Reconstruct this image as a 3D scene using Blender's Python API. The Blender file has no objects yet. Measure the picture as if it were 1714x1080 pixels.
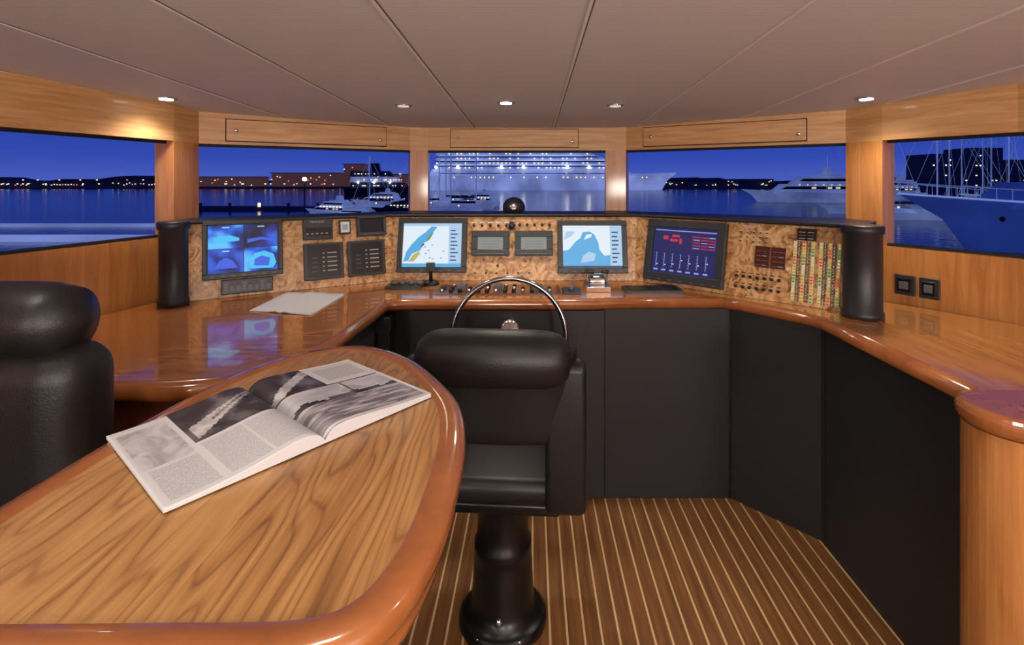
import bpy, math, random
from mathutils import Vector, Matrix
random.seed(7)
sc = bpy.context.scene
sc.view_settings.view_transform = 'Standard'
sc.view_settings.look = 'None'
COL = bpy.context.collection

# ------------------------------------------------------------------ materials
def srgb(r, g, b):
    f = lambda c: (c/255/12.92) if c/255 <= .04045 else ((c/255+.055)/1.055)**2.4
    return (f(r), f(g), f(b), 1)

def newmat(name):
    m = bpy.data.materials.new(name); m.use_nodes = True
    nt = m.node_tree
    return m, nt, nt.nodes['Principled BSDF']

def plain(name, col, rough=.5, metal=0, coat=0, emis=None, estr=0, bump=0, bscale=200):
    m, nt, p = newmat(name)
    p.inputs['Base Color'].default_value = col
    p.inputs['Roughness'].default_value = rough
    p.inputs['Metallic'].default_value = metal
    p.inputs['Coat Weight'].default_value = coat
    p.inputs['Coat Roughness'].default_value = .08
    if emis:
        p.inputs['Emission Color'].default_value = emis
        p.inputs['Emission Strength'].default_value = estr
    if bump:
        tc = nt.nodes.new('ShaderNodeTexCoord')
        n = nt.nodes.new('ShaderNodeTexNoise'); n.inputs['Scale'].default_value = bscale
        n.inputs['Detail'].default_value = 4
        b = nt.nodes.new('ShaderNodeBump'); b.inputs['Strength'].default_value = bump
        b.inputs['Distance'].default_value = .01
        nt.links.new(tc.outputs['Object'], n.inputs['Vector'])
        nt.links.new(n.outputs['Fac'], b.inputs['Height'])
        nt.links.new(b.outputs['Normal'], p.inputs['Normal'])
    return m

def emit(name, col, s):
    return plain(name, (0.01, .01, .01, 1), .4, emis=col, estr=s)

def ramp(nt, stops):
    r = nt.nodes.new('ShaderNodeValToRGB')
    e = r.color_ramp.elements
    while len(e) < len(stops): e.new(.5)
    for i, (p, c) in enumerate(stops):
        e[i].position = p; e[i].color = c
    return r

def wood(name, dark, light, stretch=(14, 1, 14), rough=.35, coat=.6, dist=1.0, nscale=2.0, fine=.25, crough=.09):
    m, nt, p = newmat(name)
    L = nt.links.new
    tc = nt.nodes.new('ShaderNodeTexCoord')
    mp = nt.nodes.new('ShaderNodeMapping'); mp.inputs['Scale'].default_value = stretch
    L(tc.outputs['Object'], mp.inputs['Vector'])
    n1 = nt.nodes.new('ShaderNodeTexNoise'); n1.inputs['Scale'].default_value = nscale
    n1.inputs['Detail'].default_value = 6; n1.inputs['Distortion'].default_value = dist
    L(mp.outputs[0], n1.inputs['Vector'])
    n2 = nt.nodes.new('ShaderNodeTexNoise'); n2.inputs['Scale'].default_value = nscale*9
    n2.inputs['Detail'].default_value = 3; L(mp.outputs[0], n2.inputs['Vector'])
    mx = nt.nodes.new('ShaderNodeMath'); mx.operation = 'MULTIPLY_ADD'; mx.inputs[1].default_value = fine
    L(n2.outputs['Fac'], mx.inputs[0]); L(n1.outputs['Fac'], mx.inputs[2])
    r = ramp(nt, [(.40, dark), (.85, light)])
    L(mx.outputs[0], r.inputs[0]); L(r.outputs[0], p.inputs['Base Color'])
    p.inputs['Roughness'].default_value = rough
    p.inputs['Coat Weight'].default_value = coat; p.inputs['Coat Roughness'].default_value = crough
    return m

def table_wood():
    """planked teak, grain along Y: growth rings from contours of a slow noise plus fine pores"""
    m, nt, p = newmat('table_teak'); L = nt.links.new
    N = nt.nodes.new
    def math_(op, a, b=None, c=None):
        n = N('ShaderNodeMath'); n.operation = op
        for i, v in enumerate((a, b, c)):
            if v is None: continue
            if isinstance(v, (int, float)): n.inputs[i].default_value = v
            else: L(v, n.inputs[i])
        return n.outputs[0]
    tc = N('ShaderNodeTexCoord'); sx = N('ShaderNodeSeparateXYZ'); L(tc.outputs['Object'], sx.inputs[0])
    fl = math_('FLOOR', math_('DIVIDE', sx.outputs[0], .118))
    wn = N('ShaderNodeTexWhiteNoise'); wn.noise_dimensions = '1D'; L(fl, wn.inputs['W'])
    ad = N('ShaderNodeVectorMath'); ad.operation = 'MULTIPLY_ADD'; L(wn.outputs['Color'], ad.inputs[0]); ad.inputs[1].default_value = (5, 5, 5); L(tc.outputs['Object'], ad.inputs[2])
    m1 = N('ShaderNodeMapping'); m1.inputs['Scale'].default_value = (7.5, 1.1, 7.5); L(ad.outputs[0], m1.inputs[0])
    n0 = N('ShaderNodeTexNoise'); n0.inputs['Scale'].default_value = 1.0; n0.inputs['Detail'].default_value = 2.2; n0.inputs['Roughness'].default_value = .42; L(m1.outputs[0], n0.inputs['Vector'])
    ring = math_('FRACT', math_('MULTIPLY', n0.outputs['Fac'], 26))
    rr = ramp(nt, [(0, (.25,)*3+(1,)), (.12, (.75,)*3+(1,)), (.55, (1,)*3+(1,)), (.86, (.72,)*3+(1,)), (1, (.25,)*3+(1,))])
    L(ring, rr.inputs[0])
    m2 = N('ShaderNodeMapping'); m2.inputs['Scale'].default_value = (170, 7, 170); L(ad.outputs[0], m2.inputs[0])
    n2 = N('ShaderNodeTexNoise'); n2.inputs['Scale'].default_value = 1; n2.inputs['Detail'].default_value = 2; L(m2.outputs[0], n2.inputs['Vector'])
    m3 = N('ShaderNodeMapping'); m3.inputs['Scale'].default_value = (30, 1.6, 30); L(ad.outputs[0], m3.inputs[0])
    n3 = N('ShaderNodeTexNoise'); n3.inputs['Scale'].default_value = 1; n3.inputs['Detail'].default_value = 3; L(m3.outputs[0], n3.inputs['Vector'])
    v = math_('ADD', math_('MULTIPLY', rr.outputs[0], .34), math_('MULTIPLY', n2.outputs['Fac'], .34))
    v = math_('ADD', v, math_('MULTIPLY', n3.outputs['Fac'], .34))
    v = math_('ADD', v, math_('MULTIPLY', wn.outputs['Value'], .16))
    r = ramp(nt, [(.30, srgb(104, 66, 34)), (.55, srgb(158, 110, 62)), (.78, srgb(192, 144, 90)), (1, srgb(206, 162, 108))])
    L(v, r.inputs[0]); L(r.outputs[0], p.inputs['Base Color'])
    p.inputs['Roughness'].default_value = .38; p.inputs['Coat Weight'].default_value = .25; p.inputs['Coat Roughness'].default_value = .12
    return m

M = {}
M['cherry_v'] = wood('cherry_vertical', srgb(168, 106, 54), srgb(202, 140, 80), (14, 14, 1.2), coat=.4)
M['header'] = wood('header_wood', srgb(184, 132, 80), srgb(216, 170, 118), (1.3, 1.3, 18), rough=.45, coat=.2)
M['desk'] = wood('desk_varnish', srgb(162, 96, 46), srgb(194, 124, 66), (1.2, 10, 10), rough=.22, coat=1, crough=.04)
M['desk_r'] = wood('counter_varnish', srgb(182, 118, 60), srgb(214, 150, 88), (10, 1.2, 10), rough=.24, coat=1, crough=.05)
M['lip'] = wood('mahogany_edge', srgb(146, 84, 42), srgb(174, 106, 58), (3, 3, 3), rough=.25, coat=.9, crough=.05)
M['cab'] = wood('cabinet_mahogany', srgb(70, 36, 20), srgb(104, 56, 32), (10, 10, 1), rough=.3, coat=.6)
M['table'] = table_wood()
M['blackpanel'] = plain('black_vinyl_panel', srgb(42, 43, 47), .5, bump=.05, bscale=60)
M['seam'] = plain('dark_seam', srgb(8, 8, 9), .7)
M['leather'] = plain('black_leather', srgb(26, 26, 28), .42, bump=.10, bscale=220)
M['plastic'] = plain('dark_plastic', srgb(48, 50, 54), .38)
M['plastic2'] = plain('grey_plastic', srgb(88, 90, 94), .4)
M['black'] = plain('satin_black', srgb(18, 18, 20), .3)
M['grey'] = plain('label_grey', srgb(165, 165, 165), .5)
M['chrome'] = plain('chrome', (.8, .8, .82, 1), .12, metal=1)
M['steel'] = plain('dark_polished_steel', (.38, .37, .38, 1), .18, metal=1)
M['coaming'] = plain('coaming_black', srgb(36, 36, 42), .42)
M['paper'] = plain('paper_white', srgb(212, 213, 217), .6)
M['white'] = plain('white_paint', srgb(225, 225, 225), .4)
M['lcd'] = emit('lcd_grey_green', srgb(165, 172, 165), .55)
M['dark_lcd'] = plain('lcd_off', srgb(40, 42, 52), .15)
M['lamp'] = emit('lamp_glow', (1, .95, .85, 1), 16)
M['lamp_dim'] = emit('lamp_glow_dim', (1, .8, .6, 1), .7)
M['led_r'] = emit('led_red', srgb(230, 60, 40), .7)
M['led_g'] = emit('led_green', srgb(60, 170, 90), .5)
M['led_y'] = emit('led_yellow', srgb(225, 185, 80), .6)
M['led_w'] = emit('led_white', srgb(225, 220, 190), .6)
M['redlcd'] = emit('red_segment', srgb(190, 60, 50), .5)

def burl():
    m, nt, p = newmat('burl_veneer'); L = nt.links.new
    tc = nt.nodes.new('ShaderNodeTexCoord')
    n = nt.nodes.new('ShaderNodeTexNoise'); n.inputs['Scale'].default_value = 12; n.inputs['Detail'].default_value = 7
    n.inputs['Distortion'].default_value = 3.2; n.inputs['Roughness'].default_value = .58
    L(tc.outputs['Object'], n.inputs['Vector'])
    r = ramp(nt, [(.30, srgb(118, 72, 38)), (.43, srgb(180, 130, 80)), (.56, srgb(212, 168, 116)), (.72, srgb(228, 190, 142))])
    L(n.outputs['Fac'], r.inputs[0])
    v = nt.nodes.new('ShaderNodeTexNoise'); v.inputs['Scale'].default_value = 44; v.inputs['Detail'].default_value = 2
    v.inputs['Distortion'].default_value = .6
    L(tc.outputs['Object'], v.inputs['Vector'])
    r2 = ramp(nt, [(.30, (.26, .15, .08, 1)), (.40, (1, 1, 1, 1))])
    L(v.outputs['Fac'], r2.inputs[0])
    mx = nt.nodes.new('ShaderNodeMix'); mx.data_type = 'RGBA'; mx.blend_type = 'MULTIPLY'; mx.inputs[0].default_value = .8
    L(r.outputs[0], mx.inputs[6]); L(r2.outputs[0], mx.inputs[7]); L(mx.outputs[2], p.inputs['Base Color'])
    p.inputs['Roughness'].default_value = .35; p.inputs['Coat Weight'].default_value = .4
    return m
M['burl'] = burl()

def floor_mat():
    m, nt, p = newmat('teak_and_holly'); L = nt.links.new
    tc = nt.nodes.new('ShaderNodeTexCoord'); sx = nt.nodes.new('ShaderNodeSeparateXYZ')
    L(tc.outputs['Object'], sx.inputs[0])
    d = nt.nodes.new('ShaderNodeMath'); d.operation = 'DIVIDE'; d.inputs[1].default_value = .057; L(sx.outputs[0], d.inputs[0])
    fr = nt.nodes.new('ShaderNodeMath'); fr.operation = 'FRACT'; L(d.outputs[0], fr.inputs[0])
    lt = nt.nodes.new('ShaderNodeMath'); lt.operation = 'LESS_THAN'; lt.inputs[1].default_value = .125; L(fr.outputs[0], lt.inputs[0])
    mp = nt.nodes.new('ShaderNodeMapping'); mp.inputs['Scale'].default_value = (30, 1.5, 30); L(tc.outputs['Object'], mp.inputs[0])
    n = nt.nodes.new('ShaderNodeTexNoise'); n.inputs['Scale'].default_value = 2; n.inputs['Detail'].default_value = 5; L(mp.outputs[0], n.inputs['Vector'])
    r = ramp(nt, [(.3, srgb(104, 66, 34)), (.7, srgb(146, 98, 54))]); L(n.outputs['Fac'], r.inputs[0])
    mx = nt.nodes.new('ShaderNodeMix'); mx.data_type = 'RGBA'; L(lt.outputs[0], mx.inputs[0]); L(r.outputs[0], mx.inputs[6])
    mx.inputs[7].default_value = srgb(220, 190, 142); L(mx.outputs[2], p.inputs['Base Color'])
    p.inputs['Roughness'].default_value = .45
    return m
M['floor'] = floor_mat()

def ceil_mat():
    m, nt, p = newmat('ceiling_vinyl'); L = nt.links.new
    tc = nt.nodes.new('ShaderNodeTexCoord')
    w = nt.nodes.new('ShaderNodeTexWave'); w.wave_type = 'BANDS'; w.bands_direction = 'Y'; w.inputs['Scale'].default_value = 25
    L(tc.outputs['Object'], w.inputs['Vector'])
    r = ramp(nt, [(0, srgb(208, 205, 205)), (1, srgb(220, 217, 217))]); L(w.outputs['Fac'], r.inputs[0])
    L(r.outputs[0], p.inputs['Base Color']); p.inputs['Roughness'].default_value = .6
    return m
M['ceiling'] = ceil_mat()

def uvmat_text():
    m, nt, p = newmat('printed_text'); L = nt.links.new
    uv = nt.nodes.new('ShaderNodeUVMap'); sx = nt.nodes.new('ShaderNodeSeparateXYZ'); L(uv.outputs[0], sx.inputs[0])
    a = nt.nodes.new('ShaderNodeMath'); a.operation = 'MULTIPLY'; a.inputs[1].default_value = 80; L(sx.outputs[1], a.inputs[0])
    fr = nt.nodes.new('ShaderNodeMath'); fr.operation = 'FRACT'; L(a.outputs[0], fr.inputs[0])
    lt = nt.nodes.new('ShaderNodeMath'); lt.operation = 'LESS_THAN'; lt.inputs[1].default_value = .5; L(fr.outputs[0], lt.inputs[0])
    mp = nt.nodes.new('ShaderNodeMapping'); mp.inputs['Scale'].default_value = (150, 80, 1); L(uv.outputs[0], mp.inputs[0])
    n = nt.nodes.new('ShaderNodeTexNoise'); n.inputs['Scale'].default_value = 1; L(mp.outputs[0], n.inputs['Vector'])
    g = nt.nodes.new('ShaderNodeMath'); g.operation = 'GREATER_THAN'; g.inputs[1].default_value = .42; L(n.outputs['Fac'], g.inputs[0])
    mu = nt.nodes.new('ShaderNodeMath'); mu.operation = 'MULTIPLY'; L(lt.outputs[0], mu.inputs[0]); L(g.outputs[0], mu.inputs[1])
    mx = nt.nodes.new('ShaderNodeMix'); mx.data_type = 'RGBA'; L(mu.outputs[0], mx.inputs[0])
    mx.inputs[6].default_value = srgb(212, 213, 217); mx.inputs[7].default_value = srgb(158, 159, 166)
    L(mx.outputs[2], p.inputs['Base Color']); p.inputs['Roughness'].default_value = .45
    return m
M['text'] = uvmat_text()
def uvmat_photo(name, sc_, stops, dist=1.5):
    m, nt, p = newmat(name); L = nt.links.new
    uv = nt.nodes.new('ShaderNodeUVMap')
    mp = nt.nodes.new('ShaderNodeMapping'); mp.inputs['Scale'].default_value = sc_; L(uv.outputs[0], mp.inputs[0])
    n = nt.nodes.new('ShaderNodeTexNoise'); n.inputs['Scale'].default_value = 1; n.inputs['Detail'].default_value = 6
    n.inputs['Distortion'].default_value = dist; L(mp.outputs[0], n.inputs['Vector'])
    r = ramp(nt, stops); L(n.outputs['Fac'], r.inputs[0]); L(r.outputs[0], p.inputs['Base Color'])
    p.inputs['Roughness'].default_value = .35
    return m
M['ph1'] = uvmat_photo('magazine_photo_dark', (5, 4, 1), [(.38, srgb(34, 32, 36)), (.5, srgb(64, 60, 64)), (.62, srgb(112, 108, 112))], .8)
M['phw'] = uvmat_photo('magazine_photo_hull', (9, 9, 1), [(.4, srgb(170, 168, 172)), (.6, srgb(206, 204, 208))], .5)
M['ph2'] = uvmat_photo('magazine_photo_sea', (4, 24, 1), [(.40, srgb(104, 100, 106)), (.55, srgb(160, 156, 162)), (.65, srgb(196, 194, 200))], .6)
M['ph3'] = uvmat_photo('magazine_photo_pale', (5, 5, 1), [(.35, srgb(158, 158, 164)), (.6, srgb(204, 204, 210))])
M['ph4'] = uvmat_photo('magazine_photo_sky', (2, 5, 1), [(.35, srgb(166, 166, 174)), (.6, srgb(200, 200, 206))], .3)

# ------------------------------------------------------------------ builder
class B:
    def __init__(s): s.v = []; s.f = []; s.m = []; s.s = []; s.mats = []
    def mi(s, mat):
        if isinstance(mat, str): mat = M[mat]
        if mat not in s.mats: s.mats.append(mat)
        return s.mats.index(mat)
    def add(s, vs, fs, mat, smooth=False):
        o = len(s.v); s.v += [Vector(v) for v in vs]
        i = s.mi(mat)
        for f in fs: s.f.append([o+k for k in f]); s.m.append(i); s.s.append(smooth)
        return s
    def box(s, lo, hi, mat, T=None):
        x0, y0, z0 = lo; x1, y1, z1 = hi
        vs = [(x0,y0,z0),(x1,y0,z0),(x1,y1,z0),(x0,y1,z0),(x0,y0,z1),(x1,y0,z1),(x1,y1,z1),(x0,y1,z1)]
        if T: vs = [T(*v) for v in vs]
        return s.add(vs, [(0,3,2,1),(4,5,6,7),(0,1,5,4),(1,2,6,5),(2,3,7,6),(3,0,4,7)], mat)
    def hexa(s, low, up, mat):
        n = len(low)
        fs = [tuple(range(n))[::-1], tuple(range(n, 2*n))] + [(i, (i+1) % n, n+(i+1) % n, n+i) for i in range(n)]
        return s.add(list(low)+list(up), fs, mat)
    def prism(s, poly, z0, z1, mat):
        return s.hexa([(x, y, z0) for x, y in poly], [(x, y, z1) for x, y in poly], mat)
    def poly(s, pts, mat): return s.add(pts, [tuple(range(len(pts)))], mat)
    def lathe(s, prof, c, mat, seg=32, ax=None, sm=True):
        c = Vector(c); R = Matrix.Identity(3) if ax is None else Vector((0,0,1)).rotation_difference(Vector(ax)).to_matrix()
        vs = []; fs = []
        for r, h in prof:
            for k in range(seg):
                a = 2*math.pi*k/seg; vs.append(c+R @ Vector((r*math.cos(a), r*math.sin(a), h)))
        n = len(prof)
        for i in range(n-1):
            for k in range(seg):
                k2 = (k+1) % seg; fs.append((i*seg+k, i*seg+k2, (i+1)*seg+k2, (i+1)*seg+k))
        fs.append(tuple(range(seg))[::-1]); fs.append(tuple((n-1)*seg+k for k in range(seg)))
        return s.add(vs, fs, mat, sm)
    def tube(s, pts, r, mat, seg=10, closed=False):
        pts = [Vector(p) for p in pts]; n = len(pts); vs = []; fs = []; up = None
        for i, p in enumerate(pts):
            if closed: t = pts[(i+1) % n]-pts[i-1]
            else: t = pts[min(i+1, n-1)]-pts[max(i-1, 0)]
            t.normalize()
            if up is None: up = Vector((0,0,1)) if abs(t.z) < .9 else Vector((0,1,0))
            a = t.cross(up)
            if a.length < 1e-4: a = t.cross(Vector((1,0,0)))
            a.normalize(); b = a.cross(t).normalized(); up = b
            rr = r[i] if isinstance(r, (list, tuple)) else r
            for k in range(seg):
                th = 2*math.pi*k/seg
                vs.append(p + a*rr*math.cos(th) + b*rr*math.sin(th))
        m = n if closed else n-1
        for i in range(m):
            j = (i+1) % n
            for k in range(seg):
                k2 = (k+1) % seg; fs.append((i*seg+k, i*seg+k2, j*seg+k2, j*seg+k))
        if not closed: fs.append(tuple(range(seg))[::-1]); fs.append(tuple((n-1)*seg+k for k in range(seg)))
        return s.add(vs, fs, mat, True)
    def build(s, name, parent=None, bevel=0, seg=3, smooth=False, sub=0, fix=True):
        me = bpy.data.meshes.new(name)
        me.from_pydata([tuple(v) for v in s.v], [], s.f)
        for m in s.mats: me.materials.append(m)
        for i, p in enumerate(me.polygons):
            p.material_index = s.m[i]; p.use_smooth = s.s[i] or smooth
        if fix:
            import bmesh
            bm = bmesh.new(); bm.from_mesh(me); bmesh.ops.recalc_face_normals(bm, faces=bm.faces); bm.to_mesh(me); bm.free()
        ob = bpy.data.objects.new(name, me); COL.objects.link(ob)
        if parent is not None: ob.parent = parent; ob.location = -parent.location
        if bevel:
            md = ob.modifiers.new('bevel', 'BEVEL'); md.width = bevel; md.segments = seg; md.limit_method = 'ANGLE'; md.angle_limit = .6
        if sub:
            md = ob.modifiers.new('sub', 'SUBSURF'); md.levels = sub; md.render_levels = sub
        return ob

def empty(name, loc=(0,0,0)):
    e = bpy.data.objects.new(name, None); e.location = loc; e.empty_display_size = .1; COL.objects.link(e); return e

# ------------------------------------------------------------------ room shell
G = [(-2.2,-1.5),(-2.08,1.1),(-1.751,2.42),(-1.748,2.62),(-.772,3.2),(-.652,3.22),(.466,3.22),(.602,3.2),(1.615,2.58),(1.686,2.40),(1.94,2.0),(2.15,1.3),(2.2,-1.5)]
def offset(P, d, closed=False):
    out = []
    n = len(P)
    for i in range(n):
        ns = []
        if i > 0 or closed:
            t = Vector(P[i])-Vector(P[i-1]); t.normalize(); ns.append(Vector((t.y, -t.x)))
        if i < n-1 or closed:
            t = Vector(P[(i+1) % n])-Vector(P[i]); t.normalize(); ns.append(Vector((t.y, -t.x)))
        m = sum(ns, Vector((0,0))); m.normalize()
        k = d/max(.4, m.dot(ns[0]))
        out.append((P[i][0]+m.x*k, P[i][1]+m.y*k))
    return out
def cz(y): return 1.833+.0388*(3.15-y)
IN = offset(G, .05); OUT = offset(G, -.05)
TOP = 1.691
def wseg(b, i, z0, z1, mat, a=0., c=1., I=None, O=None):
    I = I or IN; O = O or OUT
    lerp = lambda P, t: (P[i][0]*(1-t)+P[i+1][0]*t, P[i][1]*(1-t)+P[i+1][1]*t)
    q = [lerp(I, a), lerp(I, c), lerp(O, c), lerp(O, a)]
    lo = [(x, y, z0) for x, y in q]
    hi = [(x, y, (cz(y) if z1 is None else z1)) for x, y in q]
    b.hexa(lo, hi, mat)
sills = {1: 1.235, 3: 1.285, 5: 1.285, 7: 1.285, 9: 1.195, 10: 1.195}
groups = {'wall_left': [0, 1, 2], 'wall_front': [3, 4, 5, 6, 7], 'wall_right': [8, 9, 10, 11]}
for nm, segs in groups.items():
    b = B()
    for i in segs:
        if i in sills:
            wseg(b, i, 0, sills[i], 'cherry_v'); wseg(b, i, TOP, None, 'header')
        else:
            wseg(b, i, 0, None if i in (0, 11) else TOP, 'cherry_v')
            if i not in (0, 11): wseg(b, i, TOP, None, 'header')
    b.build(nm)
b = B(); b.box((-2.25,-1.6,0),(2.25,-1.5,cz(-1.5)), 'cherry_v'); b.build('wall_back')

mg, nt, p = newmat('window_glass')
for n in list(nt.nodes):
    if n.type == 'BSDF_PRINCIPLED': nt.nodes.remove(n)
tr = nt.nodes.new('ShaderNodeBsdfTransparent'); tr.inputs[0].default_value = (.95, .97, 1, 1)
nt.links.new(tr.outputs[0], nt.nodes['Material Output'].inputs[0])
k = 1
for i, sl in sills.items():
    b = B(); (x0, y0), (x1, y1) = G[i], G[i+1]
    b.poly([(x0,y0,sl),(x1,y1,sl),(x1,y1,TOP),(x0,y0,TOP)], mg)
    b.build('window_%d' % k); k += 1
b = B()
I2 = offset(G, .012); O2 = offset(G, -.012)
for i, sl in sills.items():
    wseg(b, i, sl, sl+.012, 'seam', 0, 1, I2, O2); wseg(b, i, TOP-.012, TOP, 'seam', 0, 1, I2, O2)
b.build('trim_1')

b = B(); b.box((-2.3,-1.6,-.05),(2.3,3.3,0), 'floor'); b.build('floor')
b = B()
b.hexa([(-2.3,-1.6,cz(-1.6)),(2.3,-1.6,cz(-1.6)),(2.3,3.3,cz(3.3)),(-2.3,3.3,cz(3.3))],
       [(-2.3,-1.6,cz(-1.6)+.05),(2.3,-1.6,cz(-1.6)+.05),(2.3,3.3,cz(3.3)+.05),(-2.3,3.3,cz(3.3)+.05)], 'ceiling'); b.build('ceiling')
M['batten'] = plain('ceiling_batten', srgb(235, 230, 224), .4)
M['battend'] = plain('ceiling_joint', srgb(110, 100, 94), .7)
b = B()
def insideY(x):
    best = None
    for i in range(len(IN)-1):
        (x0, y0), (x1, y1) = IN[i], IN[i+1]
        if (x0-x)*(x1-x) <= 0 and abs(x1-x0) > 1e-6:
            y = y0+(y1-y0)*(x-x0)/(x1-x0); best = y if best is None else max(best, y)
    return best or 1.
for x in (-1.855, -1.357, -.858, -.36, .137, .64, 1.15, 1.65):
    y1 = insideY(x); y0 = -1.49
    for (a, c, mt, t) in ((x-.005, x+.003, 'batten', .004), (x+.003, x+.008, 'battend', .001)):
        b.hexa([(a,y0,cz(y0)-t),(c,y0,cz(y0)-t),(c,y1,cz(y1)-t),(a,y1,cz(y1)-t)],[(a,y0,cz(y0)),(c,y0,cz(y0)),(c,y1,cz(y1)),(a,y1,cz(y1))], mt)
b.build('trim_2')

b = B(); b.prism([(-2.1,-1.49),(-.12,-1.49),(-.12,1.05),(-.72,1.05),(-.72,1.36),(-2.0,1.36)], 0, .30, 'cab'); b.build('raised_floor_platform')

# ------------------------------------------------------------------ header locker doors
def frameT(P, Q, z, rake=0):
    P = Vector((P[0], P[1], z)); Q = Vector((Q[0], Q[1], z)); e = (Q-P).normalized()
    n = Vector((e.y, -e.x, 0)); w = (Vector((0,0,1))*math.cos(rake) - n*math.sin(rake)); nn = e.cross(w).normalized()
    return lambda u, v, d=0: P+e*u+w*v+nn*d, (Q-P).length
for i, a, c in ((3, .105, .866), (5, .125, .848), (7, .096, .854)):
    T, L = frameT(IN[i], IN[i+1], 0)
    b = B()
    u0, u1 = a*L, c*L
    Tb = lambda x, y, z: T(x, z, y)
    b.box((u0, .0005, 1.706), (u1, .003, 1.826), 'seam', Tb)
    b.box((u0+.005, .001, 1.711), (u1-.005, .014, 1.821), 'header', Tb)
    for uu, vv in ((u0+.05, 1.765), (u1-.04, 1.745)):
        cc = T(uu, vv, .014)
        b.lathe([(.011, 0), (.011, .004), (.006, .008)], cc, 'chrome', 16, ax=T(0,0,1)-T(0,0,0))
    b.build('overhead_locker_door')

# ------------------------------------------------------------------ desks / console carcass
def strip(b, P, z0, z1, th, mat):
    Q = offset(P, -th)
    for i in range(len(P)-1):
        b.hexa([(P[i][0],P[i][1],z0),(P[i+1][0],P[i+1][1],z0),(Q[i+1][0],Q[i+1][1],z0),(Q[i][0],Q[i][1],z0)],
               [(P[i][0],P[i][1],z1),(P[i+1][0],P[i+1][1],z1),(Q[i+1][0],Q[i+1][1],z1),(Q[i][0],Q[i][1],z1)], mat)
b = B()
b.prism([(-1.93,1.39),(-.98,1.39),(-.86,1.42),(-.77,1.50),(-.72,1.62),(-.70,1.80),(-.675,2.33),(-.675,3.05),(-.75,3.06),(-1.66,2.55),(-1.68,2.38)], .90, .95, 'desk')
b.tube([(x, y, .925) for x, y in [(-1.93,1.39),(-.98,1.39),(-.86,1.42),(-.77,1.50),(-.72,1.62),(-.70,1.80),(-.675,2.33)]], .0275, 'lip', 12)
strip(b, [(-.70,1.50),(-.70,2.40)], 0, .90, .03, 'blackpanel')
b.prism([(-1.90,1.43),(-.74,1.43),(-.74,1.48),(-1.90,1.48)], 0, .90, 'cab')
b.build('chart_desk')
b = B()
b.prism([(-.674,2.33),(-.60,2.37),(.30,2.37),(.36,2.39),(.898,2.39),(.898,2.86),(.58,3.06),(-.674,3.06)], .90, .95, 'desk')
b.tube([(x, y, .925) for x, y in [(-.675,2.33),(-.60,2.37),(.30,2.37),(.36,2.39),(.90,2.39)]], .0275, 'lip', 12)
strip(b, [(-.698,2.401),(.94,2.401)], 0, .90, .03, 'blackpanel')
b.box((-.56,2.345,.25),(.335,2.40,.90), 'blackpanel')
b.box((.20,2.37,.02),(.335,2.40,.24), 'blackpanel')
for x in (.345, .935): b.box((x-.002,2.397,0),(x+.002,2.402,.9), 'seam')
b.build('helm_console')
b = B()
b.prism([(.90,2.39),(.97,2.35),(1.15,2.12),(1.18,2.04),(1.18,1.34),(1.94,1.34),(1.96,1.5),(1.85,1.95),(1.59,2.34),(1.50,2.48),(.90,2.84)], .90, .95, 'desk_r')
b.tube([(x, y, .925) for x, y in [(.90,2.39),(.97,2.35),(1.15,2.12),(1.18,2.04),(1.18,1.35)]], .0275, 'lip', 12)
strip(b, [(.942,2.40),(1.205,2.115)], 0, .90, .03, 'blackpanel')
strip(b, [(1.205,2.115),(1.205,1.34)], 0, .90, .03, 'blackpanel')
b.box((1.2035,2.08,0),(1.2055,2.085,.9), 'seam')
b.build('side_counter')

# ------------------------------------------------------------------ instrument dashboard
PB = [(-1.575,2.31),(-.774,2.80),(.567,2.80),(1.303,2.13)]
PT = offset(PB, -.08)
ZB, ZT = .951, 1.317
PBk = offset(PB, -.11); PTk = offset(PB, -.11)
dash = empty('instrument_dashboard', (0, 2.85, 1.13))
b = B()
for i in range(3):
    b.hexa([(PB[i][0],PB[i][1],ZB),(PB[i+1][0],PB[i+1][1],ZB),(PBk[i+1][0],PBk[i+1][1],ZB),(PBk[i][0],PBk[i][1],ZB)],
           [(PT[i][0],PT[i][1],ZT-.02),(PT[i+1][0],PT[i+1][1],ZT-.02),(PTk[i+1][0],PTk[i+1][1],ZT-.02),(PTk[i][0],PTk[i][1],ZT-.02)], 'burl')
b.build('burl_fascia', dash)
b = B()
back = [(1.56,2.30),(1.53,2.49),(.58,3.10),(-.76,3.10),(-1.655,2.57),(-1.66,2.44)]
CF2 = [(-1.64,2.30),(-1.60,2.36)]+offset(PB, -.065)[1:3]+[(1.34,2.18),(1.40,2.12)]
b.prism(CF2+back, ZT-.02, ZT, 'coaming')
b.tube([(p[0], p[1], ZT-.010) for p in CF2], .010, 'coaming', 8)
b.build('coaming', dash)
RK = math.atan2(.08, ZT-ZB)
TL, LL = frameT(PB[0], PB[1], ZB, RK)
TC_, LC = frameT(PB[1], PB[2], ZB, RK)
TR, LR = frameT(PB[2], PB[3], ZB, RK)
cr = math.cos(RK)
def V(z): return (z-ZB)/cr

b = B()
b.lathe([(.054,.951),(.060,.955),(.060,.975),(.055,.98),(.055,1.285),(.062,1.29),(.062,1.318),(.056,1.322)], (-1.583,2.245,0), 'coaming', 40); b.build('end_bolster')
b = B()
b.lathe([(.070,.951),(.076,.955),(.076,.975),(.070,.98),(.070,1.285),(.076,1.29),(.076,1.318),(.07,1.322)], (1.338,2.055,0), 'coaming', 40); b.build('end_bolster')

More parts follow.
